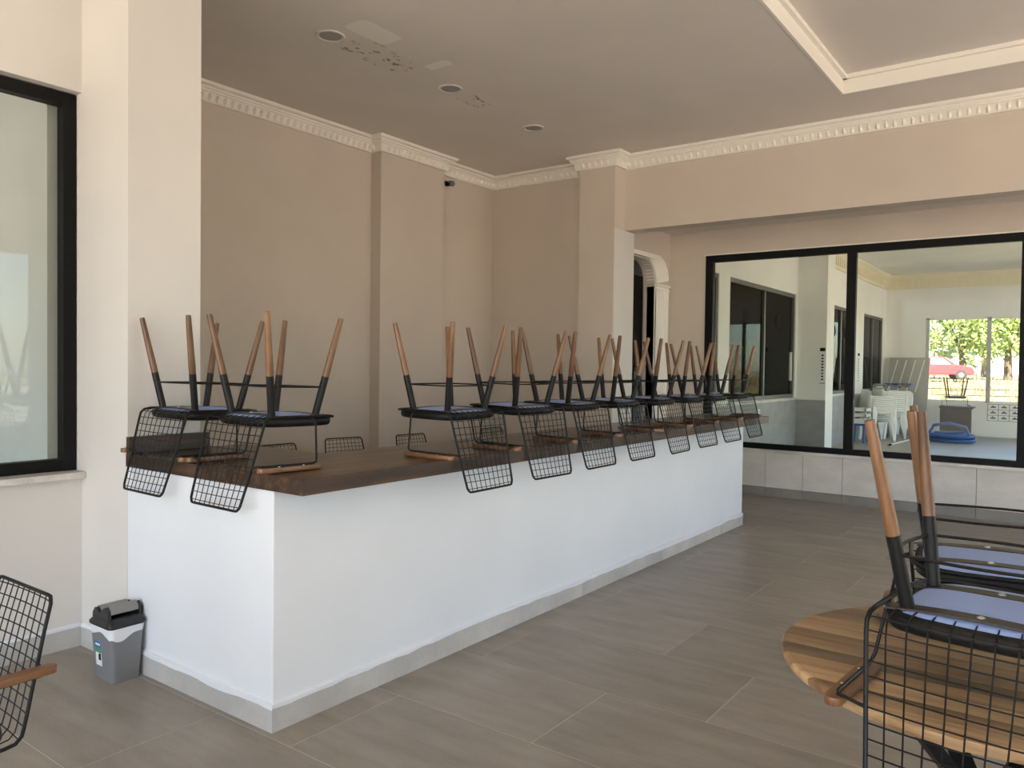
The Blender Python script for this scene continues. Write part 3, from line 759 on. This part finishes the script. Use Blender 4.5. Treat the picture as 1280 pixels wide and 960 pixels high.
MB().box(14.088, 14.10, 3.598, FY - .013, 0, 1.02).build('dado', 'far_dado', pil)
struct('wall_next_back', MB().box(10.02, 22, FY + 2.6, FY + 2.7, 0, 4).box(10.02, 22, FY + .2, FY + 2.7, 3.7, 3.8).box(10.02, 22, FY + .2, FY + 2.7, -.1, 0), 'board_grey', 'dim passage behind the sliding windows of the next room', 'wall')
names = ['narrow grey sliding window at the near end of the next room', 'large grey sliding window with round dark stickers in the next room', 'grey sliding window just past the white pillar', 'grey sliding window behind the stacked white chairs']
for i, (a, b) in enumerate(wins):
    wn_ = thing('window_%d' % (i + 3), names[i], 'window', (0, 0, 0), kind='structure')
    MB().box(a, b, FY + .02, FY + .09, wz0, wz0 + .06).build('rail', 'grey_frame', wn_)
    MB().box(a, b, FY + .02, FY + .09, wz1 - .06, wz1).build('rail', 'grey_frame', wn_)
    mids = [a + .03, b - .03] if i == 0 else [a + .03, (a + b) / 2, b - .03]
    for x in mids: MB().box(x - .03, x + .03, FY + .018, FY + .092, wz0, wz1).build('stile', 'grey_frame', wn_)
    for xa, xb in zip(mids, mids[1:]):
        MB().box(xa, xb, FY + .05, FY + .056, wz0 + .05, wz1 - .05).build('pane', 'far_glass', wn_)
        if i < 3:
            MB().tube([((xa + xb) / 2, FY + .046, 2.35), ((xa + xb) / 2, FY + .050, 2.35)], .11, 16).build('round_sticker', 'ink', wn_)
    if i == 1: MB().box(b - .16, b - .12, FY + .01, FY + .05, 1.35, 1.85).build('handle', 'white_plastic', wn_, bevel=.008)
    MB().box(a - .03, b + .03, FY - .05, FY + .05, wz0 - .04, wz0 - .002).build('sill', 'marble', wn_)
# far wall with window to the field
fz0, fz1, fyL, fyR = .80, 2.86, 3.19, -3.6
fwl = MB().box(FX, FX + .2, fyL, FY + .2, 0, ZC).box(FX, FX + .2, Y0, fyR, 0, ZC).box(FX, FX + .2, fyR, fyL, 0, fz0).box(FX, FX + .2, fyR, fyL, fz1, ZC)
struct('wall_next_far', fwl, 'farwhite', 'white far wall of the next room with the bright window', 'wall')
fwn = thing('window_7', 'bright far window onto a dry field, trees and a red car', 'window', (0, 0, 0), kind='structure')
for y in (fyL - .03, 1.84, 0.5, -.85, -2.2, fyR + .03): MB().box(FX + .03, FX + .10, y - .045, y + .045, fz0, fz1).build('mullion', 'board_grey', fwn)
for z in (fz0, fz1 - .05): MB().box(FX + .03, FX + .10, fyR, fyL, z, z + .05).build('rail', 'white_plastic', fwn)
for z in (1.12, .97): MB().tube([(FX + .14, fyR, z), (FX + .14, fyL, z)], .010, 6).build('guard_bar', 'grey_frame', fwn)
MB().box(FX + .06, FX + .065, fyR, fyL, fz0, fz1).build('pane', 'window_glass', fwn)
# crown of the next room
prof2 = [(0, ZC - .36), (.03, ZC - .36), (.05, ZC - .30), (.06, ZC - .10), (.10, ZC - .06), (.14, ZC - .03), (.14, ZC), (0, ZC)]
pth2 = [(WX + .15, FY), (14.1, FY), (14.1, 3.60), (14.58, 3.60), (14.58, FY), (FX, FY), (FX, Y0)]
c2 = tag(sweep_wall(pth2, prof2).build('trim_4', 'farcream', None, smooth=True), 'deep cream moulding under the ceiling of the next room', 'moulding', kind='structure')
fo = MB()
for a, b in zip(pth2, pth2[1:]):
    A, B = Vector(a), Vector(b); d = B - A; L = d.length; d.normalize(); n2 = Vector((d.y, -d.x)); k = max(1, int(L / .16))
    for i in range(k):
        p = A + d * (L * (i + .5) / k) + n2 * .055; q = d * .035; e = n2 * .018
        fo.hexa([(p.x - q.x - e.x, p.y - q.y - e.y, ZC - .30), (p.x + q.x - e.x, p.y + q.y - e.y, ZC - .30), (p.x + q.x + e.x, p.y + q.y + e.y, ZC - .30), (p.x - q.x + e.x, p.y - q.y + e.y, ZC - .30),
                 (p.x - q.x - e.x, p.y - q.y - e.y, ZC - .12), (p.x + q.x - e.x, p.y + q.y - e.y, ZC - .12), (p.x + q.x + e.x, p.y + q.y + e.y, ZC - .12), (p.x - q.x + e.x, p.y - q.y + e.y, ZC - .12)])
fo.build('leaf_band', 'farcream', c2)['kind'] = 'stuff'
# right side of the next room: open to daylight
nr = MB().box(WX + .15, FX + .2, Y0 - .2, Y0, 3.0, ZC).box(WX + .15, FX + .2, Y0 - .2, Y0, 0, .5)
for x in (9.7, 12, 15, 18, 21.6): nr.box(x, x + .25, Y0 - .2, Y0, .5, 3)
struct('wall_next_right', nr, 'farwhite', 'wall of openings on the far side of the next room', 'wall')

# outlet on the grey dado of the next room
ol = thing('wall_outlet', 'white electrical outlet on the grey tiled wall of the next room', 'outlet', (12.1, FY - .012, .86))
MB().box(-.045, .045, -.012, 0, -.06, .06).build('plate', 'white_plastic', ol, bevel=.004)
for z in (-.025, .025): MB().tube([(0, -.013, z), (0, -.0125, z)], .014, 10).build('socket', 'ink', ol)
# narrow vertical notices
for (x, y, z, lab, dx) in ((14.086, 3.655, 1.62, 'narrow upright notice on the white pillar of the next room', -1), (18.75, FY - .01, 1.62, 'narrow upright notice on the white wall past the pillar', 0)):
    nb = thing('notice', lab, 'notice', (x, y, z), group='narrow upright notices')
    if dx:
        MB().box(-.003, 0, -.05, .05, -.32, .32).build('sheet', 'sticker_white', nb)
        m = MB().box(-.005, -.003, -.045, .045, .25, .31).box(-.005, -.003, -.045, .045, -.31, -.30)
        for k in range(9): m.box(-.005, -.003, -.018, .018, -.25 + k * .052, -.225 + k * .052)
        m.build('lettering', 'ink', nb)
    else:
        MB().box(-.10, .10, -.003, 0, -.32, .32).build('sheet', 'sticker_white', nb)
        m = MB().box(-.09, .09, -.005, -.003, .25, .31).box(-.09, .09, -.005, -.003, -.31, -.30)
        for k in range(9): m.box(-.035, .035, -.005, -.003, -.25 + k * .052, -.225 + k * .052)
        m.build('lettering', 'ink', nb)

# white monobloc chairs in three stacks
def monobloc():
    m = MB(); t = .012
    m.hexa([(-.20, -.21, .40), (.22, -.23, .42), (.22, .23, .42), (-.20, .21, .40), (-.20, -.21, .415), (.22, -.23, .435), (.22, .23, .435), (-.20, .21, .415)])
    rings = []
    for k in range(7):
        z = .41 + .40 * k / 6; x = -.20 - .11 * k / 6; wd = .21 - .015 * k / 6 - (.05 if k == 6 else 0)
        rings.append([(x - .03, -wd, z), (x - .045, 0, z), (x - .03, wd, z), (x - .018, wd, z), (x - .033, 0, z), (x - .018, -wd, z)])
    m.loft(rings)
    for s_ in (1, -1):
        for x0, x1 in ((.20, .25), (-.20, -.26)):
            for a, b, zt, zb in ((0, 0, .44, 0),):
                m.hexa([(x1 - .02, s_ * .255 - .02, 0), (x1 + .02, s_ * .255 - .02, 0), (x1 + .02, s_ * .255 + .012, 0), (x1 - .02, s_ * .255 + .012, 0),
                        (x0 - .075, s_ * .225 - .02, .44), (x0 + .04, s_ * .225 - .02, .44), (x0 + .04, s_ * .235 + .012, .44), (x0 - .075, s_ * .235 + .012, .44)])
        m.tube([(.24, s_ * .245, .42), (.22, s_ * .262, .60), (.16, s_ * .268, .635), (-.12, s_ * .262, .64), (-.24, s_ * .225, .66)], [.022, .024, .026, .026, .02], 6)
    return m.mesh('plastic_chair', 'white_plastic', smooth=True)
mono = monobloc()
ORD = ['bottom', 'second', 'third', 'fourth', 'fifth', 'sixth', 'seventh', 'eighth', 'ninth', 'tenth', 'eleventh', 'twelfth', 'thirteenth', 'fourteenth']
for (x, y, n, yaw, nm) in ((18.70, 3.66, 8, -.85, 'nearest'), (19.55, 3.60, 10, -.80, 'middle'), (20.4, 3.62, 10, -.85, 'farthest')):
    for k in range(n):
        o = link('plastic_chair', mono); o.location = (x + random.uniform(-.006, .006), y - .004 * k, k * .046); o.rotation_euler = (0, 0, yaw)
        lab = ('%s white plastic chair counted up from the floor in the %s stack' % (ORD[k], nm)) if k else 'bottom white plastic chair of the %s stack, standing on the floor' % nm
        tag(o, lab, 'chair', 'stacked white plastic chairs')
# clutter on and around the stacks
cb = MB(); rnd = random.Random(3)
p = Vector((19.0, 3.5, 1.20)); pts = []
for k in range(60):
    p = p + Vector((rnd.uniform(-.16, .18), rnd.uniform(-.12, .12), rnd.uniform(-.03, .03))); p.x = min(max(p.x, 18.6), 20.4); p.y = min(max(p.y, 3.2), 3.75); p.z = min(max(p.z, 1.12), 1.24)
    pts.append(tuple(p))
cb.tube(pts, .017, 6); tag(cb.build('cable_bundle', 'grey_fabric', None, smooth=True), 'tangled grey cable bundle lying on top of the stacked white chairs', 'cable')
bs = MB().box(20.2, 20.75, 3.25, 3.85, 1.20, 1.25); tag(bs.build('folded_sheet', 'blue_sheet', None, bevel=.02), 'folded dark blue sheet on top of the farthest chair stack', 'sheet')
cr_ = thing('storage_crate', 'white plastic crate with slotted sides beside the nearest chair stack', 'crate', (17.9, 3.86, 0.42))
MB().box(-.25, .25, -.18, .18, 0, .02).build('base', 'white_plastic', cr_)
for z in (.02, .14, .26): 
    MB().box(-.25, .25, -.18, -.165, z, z + .06).box(-.25, .25, .165, .18, z, z + .06).box(-.25, -.235, -.18, .18, z, z + .06).box(.235, .25, -.18, .18, z, z + .06).build('side_band', 'white_plastic', cr_)
for x in (-.25, .22):
    for y in (-.18, .15): MB().box(x, x + .03, y, y + .03, 0, .32).build('corner_post', 'white_plastic', cr_)
stl = thing('blue_stool', 'small blue plastic stool carrying the white crate', 'stool', (17.9, 3.86, 0))
MB().box(-.22, .22, -.17, .17, .37, .42).build('seat', 'blue_plastic', stl, bevel=.015)
for x in (-.19, .19):
    for y in (-.14, .14): MB().tube([(x * .9, y * .9, .38), (x, y, 0)], [.022, .026], 8).build('leg', 'blue_plastic', stl)
# leaning panel
pn = MB().hexa([(21.0, 3.05, 0), (21.05, 3.05, 0), (21.05, 3.95, 0), (21.0, 3.95, 0), (21.5, 3.05, 1.88), (21.55, 3.05, 1.88), (21.55, 3.95, 1.88), (21.5, 3.95, 1.88)])
pno = thing('leaning_panel', 'grey panel with pale diagonal stripes leaning on the far wall', 'panel', (0, 0, 0))
pn.build('sheet', 'board_grey', pno)
for k in range(4):
    y = 3.15 + .2 * k
    def pp(yy, f): return (21.0 + .5 * f - .004, yy, 1.88 * f)
    a, b, c, d = pp(y, .55), pp(y + .03, .55), pp(y - .13, .97), pp(y - .16, .97)
    a, b, c, d = pp(y + .16, .55), pp(y + .19, .55), pp(y + .03, .97), pp(y, .97)
    MB().hexa([a, b, c, d] + [(q[0] - .004, q[1], q[2]) for q in (a, b, c, d)]).build('stripe', 'white_plastic', pno)
# dark table with an upturned chair in front of the far window
dt = thing('dark_table', 'dark square table with cross legs before the bright far window', 'table', (20.9, 2.37, 0))
MB().box(-.32, .32, -.34, .34, .70, .74).build('top', 'pad_black', dt, bevel=.005)
for s_ in (-1, 1):
    MB().tube([(-.26, s_ * .28, .70), (.26, -s_ * .28, 0.01)], .025, 6).build('leg', 'pad_black', dt)
    MB().tube([(-.26, -s_ * .28, 0.01), (.26, s_ * .28, .70)], .025, 6).build('leg', 'pad_black', dt)
MB().box(-.30, -.28, -.32, .32, .05, .70).build('apron', 'pad_black', dt)
upturned(20.9, 2.42, .3, 0, .74, 'distant upturned wire chair silhouetted against the bright far window', GT)
# blue hose coil and white rod on the floor
hz = thing('hose_coil', 'coiled blue hose lying on the floor of the next room', 'hose', (19.5, 2.35, 0))
pts = []
for k in range(140):
    a = k / 140 * 2 * PI * 5.2; rr = .30 + .06 * math.sin(a * .37) + .04 * (k % 27) / 27
    pts.append((rr * math.cos(a), rr * 1.25 * math.sin(a), .04 + .03 * k / 27 + .015 * math.sin(a * 1.3)))
MB().tube(pts, .035, 7).build('coil', 'blue_plastic', hz, smooth=True)
MB().tube([(.0, .40, .16), (-.1, .30, .36), (-.15, .0, .42), (-.1, -.32, .34), (0, -.42, .06)], .035, 8).build('loop', 'blue_plastic', hz, smooth=True)
rod = thing('white_rod', 'white rod with dark tip lying on the floor before the chair stacks', 'rod', (0, 0, 0))
MB().tube([(17.64, 3.19, .02), (19.4, 3.07, .02)], .018, 8).build('shaft', 'white_plastic', rod, smooth=True)
MB().tube([(17.55, 3.196, .02), (17.65, 3.189, .02)], .021, 8).build('tip', 'ink', rod, smooth=True)
# picture chart under the far window
pc_ = thing('picture_chart', 'white sheet with a grid of nine small drawings under the far window', 'poster', (FX - .002, 1.50, .62))
MB().box(-.004, 0, -.34, .34, -.24, .17).build('sheet', 'sticker_white', pc_)
gl = MB()
for k in range(4): gl.box(-.006, -.004, -.33 + k * .22 - .006, -.33 + k * .22 + .006, -.23, .16)
for k in range(4): gl.box(-.006, -.004, -.336, .336, -.23 + k * .13 - .005, -.23 + k * .13 + .005)
gl.build('grid_lines', 'grey_frame', pc_)
gd = MB()
for i in range(3):
    for j in range(3):
        y = -.22 + i * .22; z = -.165 + j * .13
        gd.box(-.0065, -.004, y - .06, y + .05, z - .02, z + .012).box(-.0065, -.004, y - .02, y + .02, z + .012, z + .035)
gd.build('drawings', 'grey_frame', pc_)

# ------------------------------------------------------------------ outdoors
tag(MB().box(-60, FX + 3, -80, Y0 - .2, -.4, -.15).box(-60, X0 - .2, Y0 - .2, 60, -.4, -.15).build('ground_terrace', 'paving'), 'sunlit pale paving around the building', 'paving', kind='structure')
g_ = MB(); nx, ny = 24, 20; rnd = random.Random(5)
for i in range(nx + 1):
    for j in range(ny + 1):
        x = FX + .3 + i * 6.0; y = -70 + j * 8.0
        z = -.1 + min(1, max(0, (x - 24) / 40)) * 1.15 + rnd.uniform(-.08, .08); g_.v.append((x, y, z))
for i in range(nx):
    for j in range(ny):
        a = i * (ny + 1) + j; g_.f.append((a, a + ny + 1, a + ny + 2, a + 1))
tag(g_.build('ground_field', 'dry_field', None, smooth='all'), 'dry grass field outside the far window', 'field', kind='structure')
# grass tufts
gt = MB(); rnd = random.Random(11)
for k in range(2600):
    x = rnd.uniform(24, 62); y = rnd.uniform(-12, 12) * (x / 40) + x * .10
    z = -.1 + min(1, max(0, (x - 24) / 40)) * 1.15; h = rnd.uniform(.2, .55); a = rnd.uniform(0, PI); q = .07
    n = len(gt.v); dx, dy = math.cos(a) * q, math.sin(a) * q; lx, ly = rnd.uniform(-.15, .15), rnd.uniform(-.15, .15)
    gt.v += [(x - dx, y - dy, z - .05), (x + dx, y + dy, z - .05), (x + lx, y + ly, z + h)]; gt.f.append((n, n + 1, n + 2))
tag(gt.build('grass', 'dry_field'), 'tall dry grass growing in the field', 'grass', kind='stuff')
def tree(x, y, h, r, label, seed, z0=1.0):
    rnd = random.Random(seed)
    t = thing('tree', label, 'tree', (x, y, z0), group='trees beyond the field')
    m = MB(); m.tube([(0, 0, -.3), (.1, .05, h * .3), (-.1, .1, h * .6)], [.28, .2, .1], 8)
    for k in range(5):
        a = rnd.uniform(0, 2 * PI); m.tube([(0, 0, h * .3), (math.cos(a) * r * .5, math.sin(a) * r * .5, h * .62)], [.1, .04], 6)
    m.build('trunk', 'bark', t)
    lf = MB(); clumps = [(rnd.uniform(-.6, .6) * r, rnd.uniform(-.6, .6) * r, h * rnd.uniform(.30, .82), rnd.uniform(.35, .6) * r) for _ in range(11)]
    for cx, cy, cz, cr__ in clumps:
        for k in range(260):
            u = rnd.uniform(-1, 1); a = rnd.uniform(0, 2 * PI); q = math.sqrt(1 - u * u); rr = cr__ * rnd.uniform(.6, 1.05)
            c = Vector((cx + rr * q * math.cos(a), cy + rr * q * math.sin(a), cz + rr * u * .8))
            t1 = Vector((rnd.uniform(-1, 1), rnd.uniform(-1, 1), rnd.uniform(-1, 1))).normalized(); t2 = t1.orthogonal().normalized(); sz = rnd.uniform(.10, .2)
            n = len(lf.v); lf.v += [tuple(c - t1 * sz), tuple(c + t2 * sz * .6), tuple(c + t1 * sz), tuple(c - t2 * sz * .6)]; lf.f.append((n, n + 1, n + 2, n + 3))
    lf.build('foliage', 'leaf', t)['kind'] = 'stuff'
    return t
def at_px(px, depth_x):      # ground position along a sight line of the photograph's window, for laying out the field
    d = fw + rt * ((px - 640) / 975.636); k = depth_x / d.x; return d.x * k, d.y * k
for (px, dx_, h, r, lab, sd_) in ((1203, 60, 6.6, 3.0, 'bright green tree in the middle of the far window', 1), (1230, 76, 8.2, 3.2, 'tall green tree behind the far window mullion', 2), (1260, 61, 6.8, 3.0, 'yellow-green tree beside the edge of the far window', 3), (1290, 78, 8.4, 3.2, 'green tree partly cut by the black window frame', 4), (1184, 92, 7.0, 2.6, 'small distant green tree beside the pale building', 5)):
    x, y = at_px(px, dx_); tree(x, y, h, r, lab, sd_)
# red car
cx_, cy_ = at_px(1168, 56)
car = thing('car', 'red hatchback car parked beyond the dry field', 'car', (cx_, cy_, 1.02), math.radians(-70))
def car_ring(hw, prof_): return prof_
bodyp = [(-2.0, .35), (-2.05, .75), (-1.9, .95), (1.0, .98), (1.95, .80), (2.05, .55), (2.0, .32)]
m = MB(); m.loft([[(x, y * .84, z) for x, z in bodyp] for y in (-.98, 0, .98)]); m.build('body', 'car_red', car, bevel=.05)
cabp = [(-1.85, .93), (-1.45, 1.45), (-.2, 1.50), (.35, 1.42), (1.05, .95)]
m = MB(); m.loft([[(x, y, z) for x, z in cabp] for y in (-.70, .70)]); cab = m.build('cabin', 'car_red', car, bevel=.04)
for s_ in (1, -1):
    MB().prism([(-1.45, .98), (-1.3, 1.38), (-.45, 1.42), (-.45, .98)], s_ * .705, s_ * .712, 'y').build('side_window', 'car_glass', cab)
    MB().prism([(-.38, .98), (-.38, 1.42), (.25, 1.36), (.75, .98)], s_ * .705, s_ * .712, 'y').build('side_window', 'car_glass', cab)
MB().hexa([(.43, -.6, 1.40), (.46, -.6, 1.41), (.46, .6, 1.41), (.43, .6, 1.40), (1.02, -.64, .99), (1.06, -.64, 1.0), (1.06, .64, 1.0), (1.02, .64, .99)]).build('windscreen', 'car_glass', cab)
for x in (-1.3, 1.3):
    for s_ in (1, -1):
        wh = MB().tube([(x, s_ * .68, .31), (x, s_ * .86, .31)], .31, 18).build('wheel', 'rubber', car)
        MB().tube([(x, s_ * .862, .31), (x, s_ * .87, .31)], .18, 14).build('hub_cap', 'grey_frame', wh)
for s_ in (1, -1): MB().box(1.97, 2.06, s_ * .6 - .16, s_ * .6 + .16, .60, .74).build('headlight', 'white_plastic', car, bevel=.02)
# pale building
x, y = at_px(1166, 92)
bl = thing('building', 'pale apartment building behind the red car', 'building', (x, y, .9), math.radians(20))
MB().box(-5, 5, -3.6, 3.2, 0, 9).build('walls', 'farwhite', bl)
for fz in (1.2, 4.1, 7.0):
    MB().box(-5.9, -5, -3.2, 2.6, fz - .5, fz - .35).build('balcony', 'farwhite', bl)
    for wy in (-2.6, -.6, 1.4):
        wd_ = MB().box(-5.04, -5.0, wy, wy + 1.1, fz, fz + 1.5).build('window', 'white_plastic', bl)
        MB().box(-5.06, -5.04, wy + .08, wy + 1.02, fz + .08, fz + 1.42).build('pane', 'window_dark', wd_)
MB().box(-5.4, 5.4, -4, 3.6, 9, 9.3).build('roof', 'board_grey', bl)
